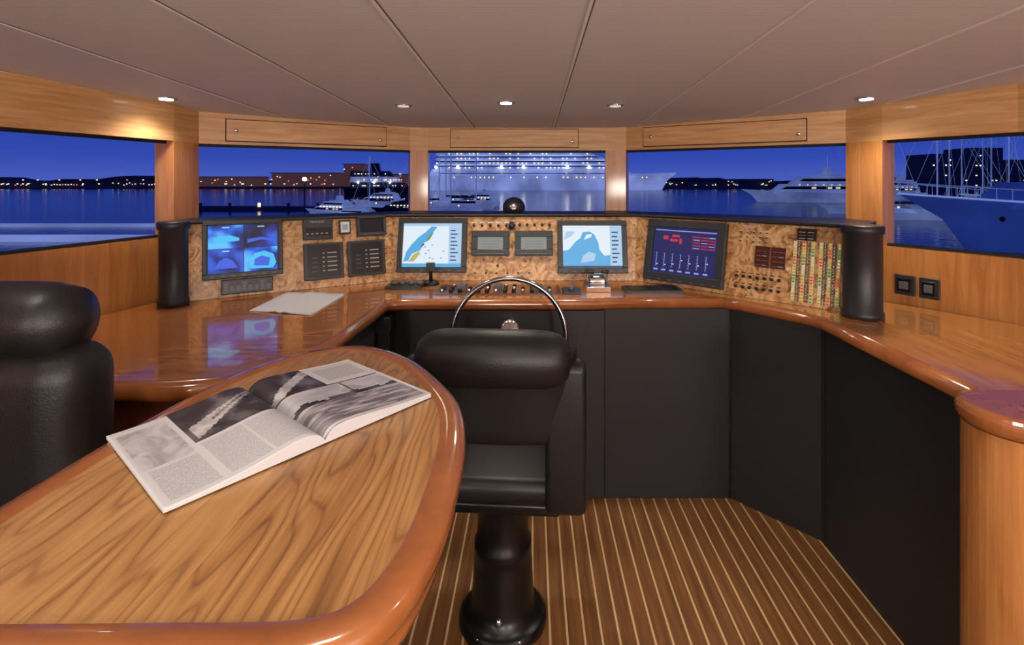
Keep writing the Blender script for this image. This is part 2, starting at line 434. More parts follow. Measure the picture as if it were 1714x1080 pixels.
def circ(T, u, v, r, h, b, mat, seg=16, d0=0):
    b.lathe([(r, 0), (r, h*.8), (r*.8, h)], T(u, v, d0), mat, seg, ax=T(0,0,1)-T(0,0,0))
def pbox(b, T, u0, u1, v0, v1, d0, d1, mat):
    b.box((u0, v0, d0), (u1, v1, d1), mat, lambda x, y, z: T(x, y, z))
def pps(b, T, u0, v0, u1, v1, pts, d, mat):
    b.poly([T(u0+(u1-u0)*x, v0+(v1-v0)*y, d) for x, y in pts], mat)

def monitor(name, T, u0, u1, z0, z1, content, bez=.028, strip=.03, mat='plastic'):
    v0, v1 = V(z0), V(z1)
    um, vm = (u0+u1)/2, (v0+v1)/2
    e = empty(name, T(um, vm, .02))
    b = B()
    pbox(b, T, u0, u1, v0, v1, .001, .026, mat)
    pbox(b, T, u0, u1, v1-bez, v1, .026, .036, mat); pbox(b, T, u0, u1, v0, v0+strip, .026, .036, mat)
    pbox(b, T, u0, u0+bez, v0+strip, v1-bez, .026, .036, mat); pbox(b, T, u1-bez, u1, v0+strip, v1-bez, .026, .036, mat)
    b.build('bezel', e, bevel=.003, seg=2)
    b = B()
    n = 7
    for k in range(n):
        uu = u0+.04+(u1-u0-.08)*k/(n-1)
        pbox(b, T, uu-.009, uu+.009, v0+.008, v0+.014, .036, .039, 'plastic2')
    b.build('keys', e)
    b = B()
    a0, a1, c0, c1 = u0+bez, u1-bez, v0+strip, v1-bez
    content(b, T, a0, c0, a1, c1, .0262)
    b.build('screen', e, fix=False)
    return e

E = lambda n, r, g, bb, s=1.: emit(n, srgb(r, g, bb), s)
c_navy = E('screen_navy', 22, 28, 92, .9); c_cyan = E('screen_cyan', 60, 190, 240, 1.0); c_blue = E('screen_blue', 40, 90, 220, 1.0)
c_dk = E('screen_dark', 10, 16, 40, .8); c_white = E('screen_white', 225, 238, 250, .95); c_pale = E('screen_pale', 170, 205, 235, .95)
c_sand = E('chart_land', 196, 190, 110, .85); c_green = E('chart_green', 110, 160, 90, .8); c_tx = E('screen_text', 50, 70, 120, .8)
c_red = E('screen_red', 205, 50, 70, .85); c_teal = E('chart_teal', 80, 170, 225, .95); c_txl = E('screen_text_light', 150, 165, 225, .9)

def q_noise(name, c0, c1, c2, s=8):
    m, nt, p = newmat(name); L = nt.links.new
    tc = nt.nodes.new('ShaderNodeTexCoord'); n = nt.nodes.new('ShaderNodeTexNoise'); n.inputs['Scale'].default_value = s; n.inputs['Detail'].default_value = 2
    L(tc.outputs['Object'], n.inputs['Vector']); r = ramp(nt, [(.38, c0), (.5, c1), (.62, c2)]); L(n.outputs['Fac'], r.inputs[0])
    p.inputs['Base Color'].default_value = (.01,.01,.01,1); L(r.outputs[0], p.inputs['Emission Color']); p.inputs['Emission Strength'].default_value = 1
    return m
cam_a = q_noise('camera_feed_bright', srgb(10,30,110), srgb(20,90,220), srgb(90,190,250), 9)
cam_b = q_noise('camera_feed_dark', srgb(8,12,50), srgb(16,40,140), srgb(40,90,210), 9)

def rect(b, T, u0, v0, u1, v1, x0, y0, x1, y1, d, m): pps(b, T, u0, v0, u1, v1, [(x0,y0),(x1,y0),(x1,y1),(x0,y1)], d, m)
def cctv(b, T, u0, v0, u1, v1, d):
    rect(b, T, u0,v0,u1,v1, 0,0,1,1, d, c_dk)
    rect(b, T, u0,v0,u1,v1, .01,.51,.495,.99, d+.0004, cam_a); rect(b, T, u0,v0,u1,v1, .505,.51,.99,.99, d+.0004, cam_b)
    rect(b, T, u0,v0,u1,v1, .01,.01,.495,.50, d+.0004, cam_b); rect(b, T, u0,v0,u1,v1, .505,.01,.99,.50, d+.0004, cam_a)
    pps(b, T, u0,v0,u1,v1, [(.06,.62),(.44,.66),(.44,.72),(.30,.78),(.10,.74)], d+.0008, c_cyan)
    pps(b, T, u0,v0,u1,v1, [(.60,.06),(.92,.05),(.97,.16),(.93,.34),(.80,.42),(.66,.38),(.56,.24)], d+.0008, c_cyan)
    pps(b, T, u0,v0,u1,v1, [(.64,.12),(.86,.10),(.88,.26),(.76,.32),(.66,.26)], d+.001, c_blue)
    pps(b, T, u0,v0,u1,v1, [(.10,.10),(.16,.26),(.25,.32),(.34,.26),(.42,.10)], d+.0008, c_blue)
    pps(b, T, u0,v0,u1,v1, [(.55,.60),(.75,.66),(.97,.60),(.97,.66),(.75,.72),(.55,.68)], d+.0008, c_blue)
    for (x, y) in ((.2,.93),(.7,.93),(.2,.44)): rect(b, T, u0,v0,u1,v1, x,y,x+.10,y+.025, d+.001, c_pale)
def chart1(b, T, u0, v0, u1, v1, d):
    rect(b, T, u0,v0,u1,v1, 0,0,1,1, d, c_white)
    rect(b, T, u0,v0,u1,v1, 0,.94,1,1, d+.0004, c_pale); rect(b, T, u0,v0,u1,v1, 0,0,1,.08, d+.0004, c_teal)
    rect(b, T, u0,v0,u1,v1, .78,.08,1,.94, d+.0004, c_pale)
    pps(b, T, u0,v0,u1,v1, [(.02,.12),(.10,.14),(.16,.30),(.30,.38),(.35,.54),(.45,.62),(.50,.78),(.58,.92),(.48,.93),(.38,.80),(.26,.68),(.14,.50),(.06,.34)], d+.0006, c_teal)
    pps(b, T, u0,v0,u1,v1, [(.10,.12),(.20,.13),(.30,.30),(.28,.36),(.18,.28)], d+.0008, c_sand)
    pps(b, T, u0,v0,u1,v1, [(.38,.58),(.46,.64),(.52,.80),(.46,.76)], d+.0008, c_green)
    pps(b, T, u0,v0,u1,v1, [(.30,.42),(.37,.52),(.34,.54)], d+.0008, c_tx)
    for k in range(9): rect(b, T, u0,v0,u1,v1, .81,.14+.085*k,.81+random.uniform(.08,.16),.17+.085*k, d+.0008, c_tx)
    for k in range(8):
        x = random.uniform(.35,.70); y = random.uniform(.15,.5); rect(b, T, u0,v0,u1,v1, x,y,x+.03,y+.015, d+.001, c_tx)
def chart2(b, T, u0, v0, u1, v1, d):
    rect(b, T, u0,v0,u1,v1, 0,0,1,1, d, c_white)
    pps(b, T, u0,v0,u1,v1, [(0,.05),(.8,.05),(.8,.30),(.70,.28),(.62,.42),(.60,.60),(.54,.78),(.46,.86),(.34,.84),(.30,.70),(.22,.62),(.10,.42),(0,.40)], d+.0005, c_teal)
    pps(b, T, u0,v0,u1,v1, [(.36,.66),(.48,.72),(.50,.80),(.40,.78)], d+.0008, c_white)
    pps(b, T, u0,v0,u1,v1, [(.30,.12),(.52,.16),(.56,.32),(.44,.38),(.34,.28)], d+.0008, c_pale)
    pps(b, T, u0,v0,u1,v1, [(.02,.66),(.14,.74),(.22,.86),(.06,.86)], d+.0008, c_pale)
    rect(b, T, u0,v0,u1,v1, .80,.05,1,1, d+.0006, c_pale)
    for k in range(8): rect(b, T, u0,v0,u1,v1, .83,.12+.1*k,.83+random.uniform(.07,.14),.155+.1*k, d+.001, c_tx)
    rect(b, T, u0,v0,u1,v1, 0,0,1,.05, d+.0006, c_tx)
def engine(b, T, u0, v0, u1, v1, d):
    rect(b, T, u0,v0,u1,v1, 0,0,1,1, d, c_navy)
    rect(b, T, u0,v0,u1,v1, .02,.93,.98,.95, d+.0006, c_txl)
    for (x, y, w, h) in ((.16,.74,.08,.08),(.27,.70,.13,.06),(.30,.80,.12,.05),(.42,.66,.04,.12)): rect(b, T, u0,v0,u1,v1, x,y,x+w,y+h, d+.0006, c_red)
    for r in range(5):
        for k in range(3):
            rect(b, T, u0,v0,u1,v1, .64+.115*k,.58+.06*r,.73+.115*k,.60+.06*r, d+.0006, c_red if (r+k) % 3 else c_txl)
    for x in (.62,.735,.85,.965): rect(b, T, u0,v0,u1,v1, x,.56,x+.004,.86, d+.0005, c_red)
    for k in range(7):
        x = .07+.13*k
        # bar gauges: scale with tick marks, pointer and caption
        rect(b, T, u0,v0,u1,v1, x,.14,x+.008,.44, d+.0005, c_txl)
        for q in range(5): rect(b, T, u0,v0,u1,v1, x-.015,.14+.07*q,x,.148+.07*q, d+.0005, c_txl)
        h = random.uniform(.16,.36); rect(b, T, u0,v0,u1,v1, x+.012,h,x+.035,h+.02, d+.0006, c_white)
        rect(b, T, u0,v0,u1,v1, x-.03,.05,x+.04,.085, d+.0006, c_txl)
monitor('camera_monitor', TL, .0625, .400, 1.035, 1.303, cctv, bez=.020, strip=.024)
monitor('chart_plotter_monitor', TC_, -.742+.774, -.361+.774, .992, 1.284, chart1)
monitor('chart_plotter_monitor', TC_, .144+.774, .528+.774, .988, 1.272, chart2)
monitor('engine_monitor', TR, .066, .495, .968, 1.285, engine, bez=.04, strip=.045)
def small(b, T, u0, v0, u1, v1, d):
    rect(b, T, u0,v0,u1,v1, 0,0,1,1, d, 'lcd')
    for k in range(3): rect(b, T, u0,v0,u1,v1, .15,.2+.22*k,.85,.22+.22*k, d+.0005, c_tx)
def smalldark(b, T, u0, v0, u1, v1, d):
    rect(b, T, u0,v0,u1,v1, 0,0,1,1, d, 'dark_lcd')
monitor('navigation_display', TC_, -.334+.774, -.124+.774, 1.082, 1.216, small, bez=.034, strip=.034, mat='plastic')
monitor('navigation_display', TC_, -.094+.774, .117+.774, 1.082, 1.216, small, bez=.034, strip=.034, mat='plastic')
monitor('radio_display', TL, .764, .919, 1.195, 1.303, smalldark, bez=.015, strip=.02)

def unit(name, T, u0, u1, z0, z1, fn):
    v0, v1 = V(z0), V(z1); e = empty(name, T((u0+u1)/2, (v0+v1)/2, .01))
    b = B(); pbox(b, T, u0, u1, v0, v1, .001, .022, 'plastic'); b.build('housing', e, bevel=.004, seg=2)
    b = B(); fn(b, T, u0, v0, u1, v1, .0222); b.build('face', e, fix=False)
def f_radio(b, T, u0, v0, u1, v1, d):
    rect(b, T, u0,v0,u1,v1, .06,.15,.94,.55, d, 'black')
    for k in range(5): rect(b, T, u0,v0,u1,v1, .10+.16*k,.24,.18+.16*k,.29, d+.0004, 'grey')
    rect(b, T, u0,v0,u1,v1, .1,.38,.5,.50, d+.0004, 'dark_lcd')
def f_alarm(b, T, u0, v0, u1, v1, d):
    rect(b, T, u0,v0,u1,v1, .08,.06,.92,.94, d, 'black')
    for r in range(5):
        y = .22+.12*r
        rect(b, T, u0,v0,u1,v1, .58,y,.82,y+.03, d+.0005, 'grey'); rect(b, T, u0,v0,u1,v1, .46,y,.51,y+.03, d+.0005, 'grey')
        if r < 4: rect(b, T, u0,v0,u1,v1, .20,y,.34,y+.02, d+.0005, 'plastic2')
def f_white(b, T, u0, v0, u1, v1, d):
    rect(b, T, u0,v0,u1,v1, .12,.12,.88,.88, d, 'paper'); rect(b, T, u0,v0,u1,v1, .25,.3,.75,.7, d+.0004, 'lcd')
def f_keys(b, T, u0, v0, u1, v1, d):
    for c in range(8):
        for r in range(2): rect(b, T, u0,v0,u1,v1, .05+.117*c,.18+.38*r,.13+.117*c,.42+.38*r, d+.0004, 'black' if (c*r) % 3 else 'plastic2')
    for c in range(8): rect(b, T, u0,v0,u1,v1, .06+.117*c,.46,.11+.117*c,.50, d+.0006, 'grey')
unit('vhf_radio', TL, .497, .642, 1.192, 1.305, f_radio)
unit('alarm_panel', TL, .497, .690, .990, 1.174, f_alarm)
unit('alarm_panel', TL, .711, .908, .990, 1.174, f_alarm)
unit('clock_display', TL, .675, .733, 1.212, 1.286, f_white)
unit('camera_keypad', TL, .138, .355, .962, 1.030, f_keys)

def text(name, body, T, u, v, size, mat, parent=None, d=.0006):
    cu = bpy.data.curves.new(name, 'FONT'); cu.body = body; cu.size = size; cu.extrude = .0003
    ob = bpy.data.objects.new(name, cu); COL.objects.link(ob)
    o = T(u, v, d); ex = (T(1,0,0)-T(0,0,0)); ey = (T(0,1,0)-T(0,0,0)); ez = T(0,0,1)-T(0,0,0)
    mt = Matrix((ex, ey, ez)).transposed().to_4x4(); mt.translation = o
    dg = bpy.context.evaluated_depsgraph_get(); dg.update()
    me = bpy.data.meshes.new_from_object(ob.evaluated_get(dg))
    o2 = bpy.data.objects.new(name, me); COL.objects.link(o2)
    me.transform(mt); bpy.data.objects.remove(ob)
    me.materials.clear(); me.materials.append(M[mat] if isinstance(mat, str) else mat)
    if parent: o2.parent = parent; o2.location = -parent.location
    return o2
text('lettering_radio', 'MARUNO', TL, .53, V(1.277), .016, 'grey', dash, .0226)
text('lettering_panel', 'MARUNO', TR, .56, V(1.275), .018, 'white', dash, .001)

b = B()
for k in range(5): circ(TC_, -.325+.774+.046*k, V(1.248), .008, .010, b, 'black')
for k in range(5): circ(TC_, -.068+.774+.042*k, V(1.252), .008, .010, b, 'black')
for k in range(5): rect(b, TC_, -.34+.774+.046*k, V(1.262), -.31+.774+.046*k, V(1.268), 0,0,1,1, .001, 'white')
circ(TC_, .662, V(1.245), .026, .02, b, 'chrome', 24); circ(TC_, .662, V(1.245), .019, .03, b, 'black', 24)
circ(TC_, .585, V(1.03), .007, .006, b, 'black')
for k in range(6): circ(TC_, .46+.06*k, V(.99), .005, .006, b, 'black')
for r in range(3):
    for k in range(5):
        circ(TR, .555+.030*k, V(1.252)-.022*r, .003, .004, b, 'black', 10)
        rect(b, TR, .550+.030*k, V(1.252)-.022*r+.006, .562+.030*k, V(1.252)-.022*r+.008, 0,0,1,1, .001, 'white')
for k in range(7):
    for r in range(2):
        circ(TR, .55+.032*k, V(1.045)-.05*r, .0075, .010, b, 'black', 12)
        rect(b, TR, .542+.032*k, V(1.060)-.05*r, .558+.032*k, V(1.064)-.05*r, 0,0,1,1, .001, 'black')
M['maroon'] = plain('panel_maroon', srgb(70, 34, 30), .35)
for (u0, u1) in ((.630,.692), (.702,.762)):
    pbox(b, TR, u0, u1, V(1.095), V(1.19), .0005, .010, 'maroon')
    for r in range(4):
        rect(b, TR, u0+.006, V(1.103)+.022*r, u0+.026, V(1.106)+.022*r, 0,0,1,1, .0105, 'redlcd')
        rect(b, TR, u0+.032, V(1.103)+.022*r, u0+.054, V(1.106)+.022*r, 0,0,1,1, .0105, 'redlcd' if r % 2 else 'grey')
pbox(b, TR, .808, .885, V(1.232), V(1.283), .0005, .014, 'black')
for k in range(2):
    for r in range(3): rect(b, TR, .815+.036*k, V(1.238)+.014*r, .84+.036*k, V(1.241)+.014*r, 0,0,1,1, .0145, 'redlcd' if r == 1 else 'grey')
b.build('switches', dash, fix=False)
b = B()
M['cream'] = plain('label_cream', srgb(232, 218, 168), .5)
for u, kind in ((.800,'L'),(.818,'S'),(.837,'L'),(.855,'S'),(.873,'L'),(.905,'L'),(.922,'S'),(.940,'L'),(.957,'S'),(.974,'L')):
    n = 20; va, vb = V(.970), V(1.222)
    if kind == 'L': pbox(b, TR, u-.0075, u+.0075, va-.006, vb+.006, .0005, .002, 'cream')
    for k in range(n):
        v = va+(vb-va)*k/(n-1)
        if kind == 'L':
            mm = ('led_y', 'led_w', 'led_g', 'led_y', 'led_r')[(k//3+int(u*100)) % 5]
            pbox(b, TR, u-.0045, u+.0045, v-.0038, v+.0038, .002, .004, mm)
        else:
            pbox(b, TR, u-.0055, u+.0055, v-.0040, v+.0040, .0005, .008, 'plastic')
            pbox(b, TR, u-.0025, u+.0025, v-.0018, v+.0018, .008, .010, 'led_r' if (k*7+int(u*50)) % 6 == 0 else 'led_w')
b.build('breaker_columns', dash)

# ------------------------------------------------------------------ things on the centre desk
DZ = .9505
e = empty('steering_wheel', (-.098, 2.22, .83))
b = B(); c = Vector((-.098, 2.19, .83)); tilt = math.radians(8)
ux = Vector((1,0,0)); uy = Vector((0, math.sin(tilt), math.cos(tilt))); un = Vector((0, -math.cos(tilt), math.sin(tilt)))
R = .245
b.tube([c+ux*R*math.cos(a)+uy*R*math.sin(a) for a in [2*math.pi*k/64 for k in range(64)]], .0115, 'steel', 12, closed=True)
b.build('rim', e)
b = B()
for a in (190, 270, 350):
    a = math.radians(a)
    d = ux*math.cos(a)+uy*math.sin(a)
    b.tube([c-un*.10+d*.03, c-un*.08+d*.10, c-un*.02+d*.20, c+d*R], [.010, .009, .008, .008], 'steel', 8)
b.lathe([(.0,-.146),(.022,-.146),(.022,-.13),(.046,-.125),(.048,-.09),(.035,-.075),(0,-.072)], c+uy*.012, 'chrome', 24, ax=un)
b.build('hub_and_spokes', e)

b = B()
b.box((-.47,2.45,DZ),(.14,2.66,DZ+.006), 'cab')
for r in range(3):
    for k in range(13):
        x = -.44+.044*k; y = 2.485+.06*r
        if r == 2 and k % 3 == 0: continue
        b.lathe([(.010,0),(.010,.010),(.007,.015)], (x, y, DZ+.006), 'black' if (k+r) % 3 else 'chrome', 12)
for x in (-.35,-.17,.02): b.box((x-.02,2.52,DZ+.006),(x+.02,2.60,DZ+.028), 'plastic2')
b.build('switch_bank')
b = B()
b.box((.27,2.50,DZ),(.39,2.64,DZ+.025), 'chrome')
b.lathe([(.03,-.045),(.04,-.035),(.04,.035),(.03,.045)], (.33,2.58,DZ+.04), 'chrome', 24, ax=(1,0,0))
for s in (-1, 1):
    b.tube([(.33+s*.045,2.58,DZ+.045),(.33+s*.05,2.56,DZ+.075),(.33+s*.045,2.54,DZ+.09)], .007, 'chrome', 10)
    b.lathe([(.0,-.02),(.011,-.016),(.011,.016),(0,.02)], (.33+s*.036,2.54,DZ+.095), 'black', 14, ax=(1,0,0))
b.build('throttle_lever', bevel=.003)
b = B()
b.box((.46,2.47,DZ),(.74,2.60,DZ+.014), 'plastic')
for r in range(4):
    for k in range(13): b.box((.475+.0195*k,2.48+.028*r,DZ+.014),(.4905+.0195*k,2.503+.028*r,DZ+.018), 'black')
b.build('computer_keyboard')
b = B()
b.box((-.74,2.56,DZ),(-.56,2.66,DZ+.018), 'black')
for k in range(4): b.lathe([(.014,0),(.012,.016)], (-.71+.045*k,2.61,DZ+.018), 'plastic2', 12)
b.build('trim_tab_control')
b = B()
b.lathe([(.045,0),(.04,.012),(.02,.02)], (-.535,2.70,DZ), 'black', 24)
b.tube([(-.535,2.70,DZ+.015),(-.535,2.69,DZ+.05),(-.53,2.67,DZ+.08)], [.011,.009,.009], 'black', 12)
b.box((-.555,2.665,DZ+.075),(-.510,2.68,DZ+.12), 'plastic')
b.build('control_joystick', bevel=.003)
b = B()
b.box((.15,2.46,DZ),(.24,2.54,DZ+.016), 'black'); b.lathe([(.018,0),(.016,.016),(.008,.022)], (.195,2.50,DZ+.016), 'plastic2', 16)
b.build('bow_thruster_control', bevel=.002)
b = B()
b.box((-.698,2.30,.62),(-.635,2.344,.89), 'black')
b.box((-.693,2.275,.66),(-.643,2.30,.86), 'plastic')
b.box((-.698,2.26,.82),(-.638,2.30,.885), 'plastic'); b.box((-.698,2.26,.63),(-.638,2.30,.69), 'plastic')
pts = [(-.67+.014*math.cos(t*1.9), 2.30+.014*math.sin(t*1.9), .63-.0045*t) for t in range(60)]
b.tube(pts, .003, 'black', 6)
b.build('intercom_handset', bevel=.004)
b = B()
prof = [(.052,0),(.064,.010),(.066,.028)]+[(.066*math.cos(a), .028+.060*math.sin(a)) for a in [k*math.pi/16 for k in range(1,8)]]+[(.004,.088)]
b.lathe(prof, (-.105,2.98,ZT), 'coaming', 32)
b.lathe([(.022,0),(.022,.004),(.015,.006)], (-.105,2.92,ZT+.035), 'chrome', 20, ax=(0,-1,.3))
b.build('magnetic_compass')

b = B()
cs = [(-1.19,2.14),(-.90,2.07),(-.90,2.46),(-1.20,2.50)]
nn = 14
vs = []; fs = []
for i in range(nn+1):
    for j in range(7):
        s = i/nn; t = j/6
        p = (Vector(cs[0]).lerp(Vector(cs[1]), s)).lerp(Vector(cs[3]).lerp(Vector(cs[2]), s), t)
        z = DZ+.004+.010*math.exp(-((s-.5)/.15)**2)*(.7+.3*t)
        if abs(i-nn/2) < .6: z -= .007
        vs.append((p.x, p.y, z))
for i in range(nn):
    for j in range(6): fs.append((i*7+j, (i+1)*7+j, (i+1)*7+j+1, i*7+j+1))
b.add(vs, fs, 'paper', True)
o = b.build('open_booklet'); md = o.modifiers.new('s', 'SOLIDIFY'); md.thickness = .0035

# ------------------------------------------------------------------ wall sockets
TW, LW = frameT(IN[9], IN[10], 0)
for (a, c_, z0, z1) in ((.055, .135, .985, 1.075), (.150, .225, .985, 1.075)):
    e = empty('wall_socket', TW((a+c_)/2, (z0+z1)/2, .01)); b = B()
    pbox(b, TW, a, c_, z0, z1, .001, .012, 'plastic'); b.build('plate', e, bevel=.003)
    b = B(); pbox(b, TW, a+.012, c_-.012, z0+.015, z1-.015, .012, .02, 'black'); pbox(b, TW, a+.022, c_-.022, z0+.028, z1-.028, .02, .028, 'plastic2'); b.build('insert', e, bevel=.002)

# ------------------------------------------------------------------ counter end post
def stad(cx, cy, r, x1, n=20):
    return [(x1, cy+r)]+[(cx+r*math.cos(a), cy+r*math.sin(a)) for a in [math.pi/2+math.pi*k/n for k in range(n+1)]]+[(x1, cy-r)]
ep = empty('counter_end_post', (1.5, 1.2, .5))
b = B(); b.prism(stad(1.155,1.215,.10,2.03), 0, .912, 'cherry_v'); b.build('post', ep)
b = B(); b.prism(stad(1.155,1.215,.112,2.03), .9125, .962, 'lip'); b.build('cap', ep, bevel=.022, seg=5)

# ------------------------------------------------------------------ table
def catmull(P, n=7):
    out = []; N = len(P)
    for i in range(N):
        p0, p1, p2, p3 = (Vector(P[(i+k-1) % N]) for k in range(4))
        for j in range(n):
            t = j/n
            out.append(tuple(.5*((2*p1)+(-p0+p2)*t+(2*p0-5*p1+4*p2-p3)*t*t+(-p0+3*p1-3*p2+p3)*t**3)))
    return out
TO = catmull([(-.672,.51),(-.674,.70),(-.668,.85),(-.650,1.00),(-.615,1.12),(-.545,1.22),(-.45,1.268),(-.36,1.242),(-.27,1.165),(-.19,1.05),(-.130,.93),(-.104,.80),(-.099,.66),(-.106,.56),(-.135,.475),(-.20,.434),(-.35,.428),(-.55,.428),(-.64,.445)])
def tabl(off): return offset(TO, off, closed=True)
te = empty('dinette_table', (-.39, .85, 1.06))
b = B()
prof = [(.044,1.0895),(.040,1.0925),(.012,1.0925),(.003,1.088),(0,1.078),(.002,1.066),(.010,1.058),(.014,1.052),(.010,1.046),(.012,1.036),(.022,1.030),(.05,1.030)]
rings = [[(x, y, z) for x, y in tabl(o)] for o, z in prof]
n = len(rings[0]); vs = [v for r in rings for v in r]; fs = []
for i in range(len(rings)-1):
    for k in range(n): fs.append((i*n+k, i*n+(k+1) % n, (i+1)*n+(k+1) % n, (i+1)*n+k))
b.add(vs, fs, 'lip', True); b.build('moulded_edge', te)
b = B(); b.prism(tabl(.042), 1.032, 1.0905, 'table'); b.build('top', te)
b = B(); b.lathe([(.20,.30),(.20,.315),(.06,.34),(.045,.36),(.045,1.0),(.09,1.031)], (-.39,.82,0), 'chrome', 32); b.build('pedestal', te)

# magazine
O = Vector((-.320,.788,0)); w = Vector((.615,.788,0)).normalized(); h = Vector((-.775,.632,0)).normalized()
TZ = 1.0932
def mag(side, W, H, zf, reg):
    nx, ny = 56, 60
    vs = []; uvs = []
    for i in range(nx+1):
        for j in range(ny+1):
            s = W*i/nx; t = H*j/ny
            p = O+w*(side*s)+h*t
            vs.append((p.x, p.y, TZ+zf(s, t))); uvs.append((i/nx, j/ny))
    me = bpy.data.meshes.new('p'); fs = []; ms = []
    names = ['paper', 'text', 'ph1', 'ph2', 'ph3', 'phw', 'ph4']
    for i in range(nx):
        for j in range(ny):
            q = (i*(ny+1)+j, (i+1)*(ny+1)+j, (i+1)*(ny+1)+j+1, i*(ny+1)+j+1)
            if side < 0: q = q[::-1]
            fs.append(q); ms.append(names.index(reg((i+.5)/nx, (j+.5)/ny)))
    o = len(vs)
    rim = [i*(ny+1) for i in range(nx+1)]+[nx*(ny+1)+j for j in range(1, ny+1)]+[i*(ny+1)+ny for i in range(nx-1, -1, -1)]
    for k in rim: vs.append((vs[k][0], vs[k][1], TZ))
    for k in range(len(rim)-1):
        fs.append((rim[k], rim[k+1], o+k+1, o+k)); ms.append(0)
    me.from_pydata(vs, [], fs)
    for nme in names: me.materials.append(M[nme])
    uv = me.uv_layers.new(name='UVMap')
    full = uvs+[(0, 0)]*len(rim)
    for li, l in enumerate(me.loops): uv.data[li].uv = full[l.vertex_index]
    for k, p in enumerate(me.polygons): p.material_index = ms[k]; p.use_smooth = k < nx*ny
    return me
def zl(s, t): return .004+.020*(1-math.exp(-s/.012))*math.exp(-(s/.10)**2)
def zr(s, t): return .006+.017*(1-math.exp(-s/.010))*math.exp(-(s/.14)**2)
def regl(u, v):
    if v > .50 and u < .62:
        x = 1-u/.62; y = (v-.50)/.50
        cl = .20+.62*x; hw = .16*(1-x)**.8+.015
        if .04 < x < .94 and abs(y-cl) < hw: return 'phw' if abs(y-cl) > .02 or x < .3 else 'ph1'
        return 'ph1'
    if v > .42 and u >= .66: return 'ph3' if v < .94 and u < .96 else 'paper'
    if .05 < v < .46 and .06 < u < .60: return 'paper' if abs(u-.33) < .012 else 'text'
    if .05 < v < .38 and .66 <= u < .94: return 'text'
    return 'paper'
def regr(u, v):
    if .03 < v < .60 and u < .97:
        hz = .34
        if hz-.015 < v < hz+.045 and .30 < u < .80 and v > hz-.015+.05*abs(u-.55)/.25-.02: return 'ph1'
        if abs(u-.56) < .010 and v > hz: return 'ph1'
        if hz+.06 < v < .58 and .57 < u < .57+(.58-v)*.75: return 'phw'
        if hz+.06 < v < .56 and .54-(.56-v)*.6 < u < .545: return 'ph3'
        if v > hz: return 'ph1' if (v-hz) < .03+.025*math.sin(u*14) or v > .575 else 'ph4'
        return 'ph2'
    if v > .60 and u < .46:
        if abs((v-.60)-(u*.7)) < .05: return 'phw'
        return 'ph1'
    if .66 < v < .92 and .54 < u < .93: return 'text'
    return 'paper'
me_ = empty('open_magazine', (-.42,.87,TZ))
for nm, side, zf, reg in (('left_pages', -1, zl, regl), ('right_pages', 1, zr, regr)):
    ob = bpy.data.objects.new(nm, mag(side, .212, .285, zf, reg)); COL.objects.link(ob); ob.parent = me_; ob.location = -me_.location

# ------------------------------------------------------------------ upholstery
def cushion(name, lo, hi, parent, r=.05, mat='leather', T=None, seg=6):
    b = B(); b.box(lo, hi, mat, T); o = b.build(name, parent, bevel=r, seg=seg, smooth=True); return o
hc = empty('helm_chair', (-.11,1.74,0))
ang = math.radians(-4)
def TH(x, y, z):
    c, s = math.cos(ang), math.sin(ang); x0, y0 = -.10, 1.74
    return Vector((x0+c*x-s*y, y0+s*x+c*y, z))
b = B()
b.lathe([(.15,0),(.15,.018),(.135,.03),(.11,.035),(.105,.10),(.10,.20),(.092,.23),(.098,.24),(.098,.27),(.088,.28),(.085,.40),(.10,.42),(.10,.46),(.16,.48)], TH(0,.01,0), 'black', 40)
for k in range(6):
    a = math.pi*2*k/6; b.lathe([(.008,0),(.008,.006)], TH(.135*math.cos(a), .01+.135*math.sin(a), .02), 'chrome', 10)
b.lathe([(.012,0),(.012,.008),(.006,.012)], TH(.0,-.10,.075), 'chrome', 14, ax=(0,-1,0))
b.build('pedestal', hc)
cushion('seat_cushion', (-.215,-.20,.505), (.215,.25,.585), hc, .035, T=TH)
cushion('seat_pan', (-.20,-.18,.47), (.20,.22,.508), hc, .012, 'black', T=TH)
def pad(name, W, z0, z1, y_at, th, parent, mat='leather', bow=.05, nx=24, nz=16, T=TH):
    b = B(); vs = []; fs = []
    for side in (0, 1):
        for i in range(nx+1):
            for j in range(nz+1):
                s = -1+2*i/nx; t = j/nz
                x = s*W/2; edge = (1-abs(s)**6)**.5*(1-abs(2*t-1)**8)**.5
                y = y_at(t)+bow*abs(s)**3
                vs.append(T(x, y+(th/2*edge+.001)*(1 if side else -1), z0+(z1-z0)*t))
    N = (nx+1)*(nz+1)
    for i in range(nx):
        for j in range(nz):
            a = i*(nz+1)+j; q = (a, a+nz+1, a+nz+2, a+1); fs.append(q); fs.append(tuple(N+k for k in q[::-1]))
    rim = [i*(nz+1) for i in range(nx+1)]+[nx*(nz+1)+j for j in range(1, nz+1)]+[i*(nz+1)+nz for i in range(nx-1, -1, -1)]+[j for j in range(nz-1, 0, -1)]
    for k in range(len(rim)):
        a, c = rim[k], rim[(k+1) % len(rim)]; fs.append((a, c, N+c, N+a))
    b.add(vs, fs, mat, True); return b.build(name, parent)
pad('backrest', .50, .70, 1.0, lambda t: -.20-.04*t, .085, hc, bow=.05)
b = B()
n = 28; pts = []; rs = []
for k in range(n+1):
    s = -1+2*k/n
    pts.append(TH(.005+.228*s, -.26+.03*s*s, .983-.010*s*s)); rs.append(.079*(max(0, 1-abs(s)**7))**.45+.004)
b.tube(pts, rs, 'leather', 24)
b.build('headrest_roll', hc)
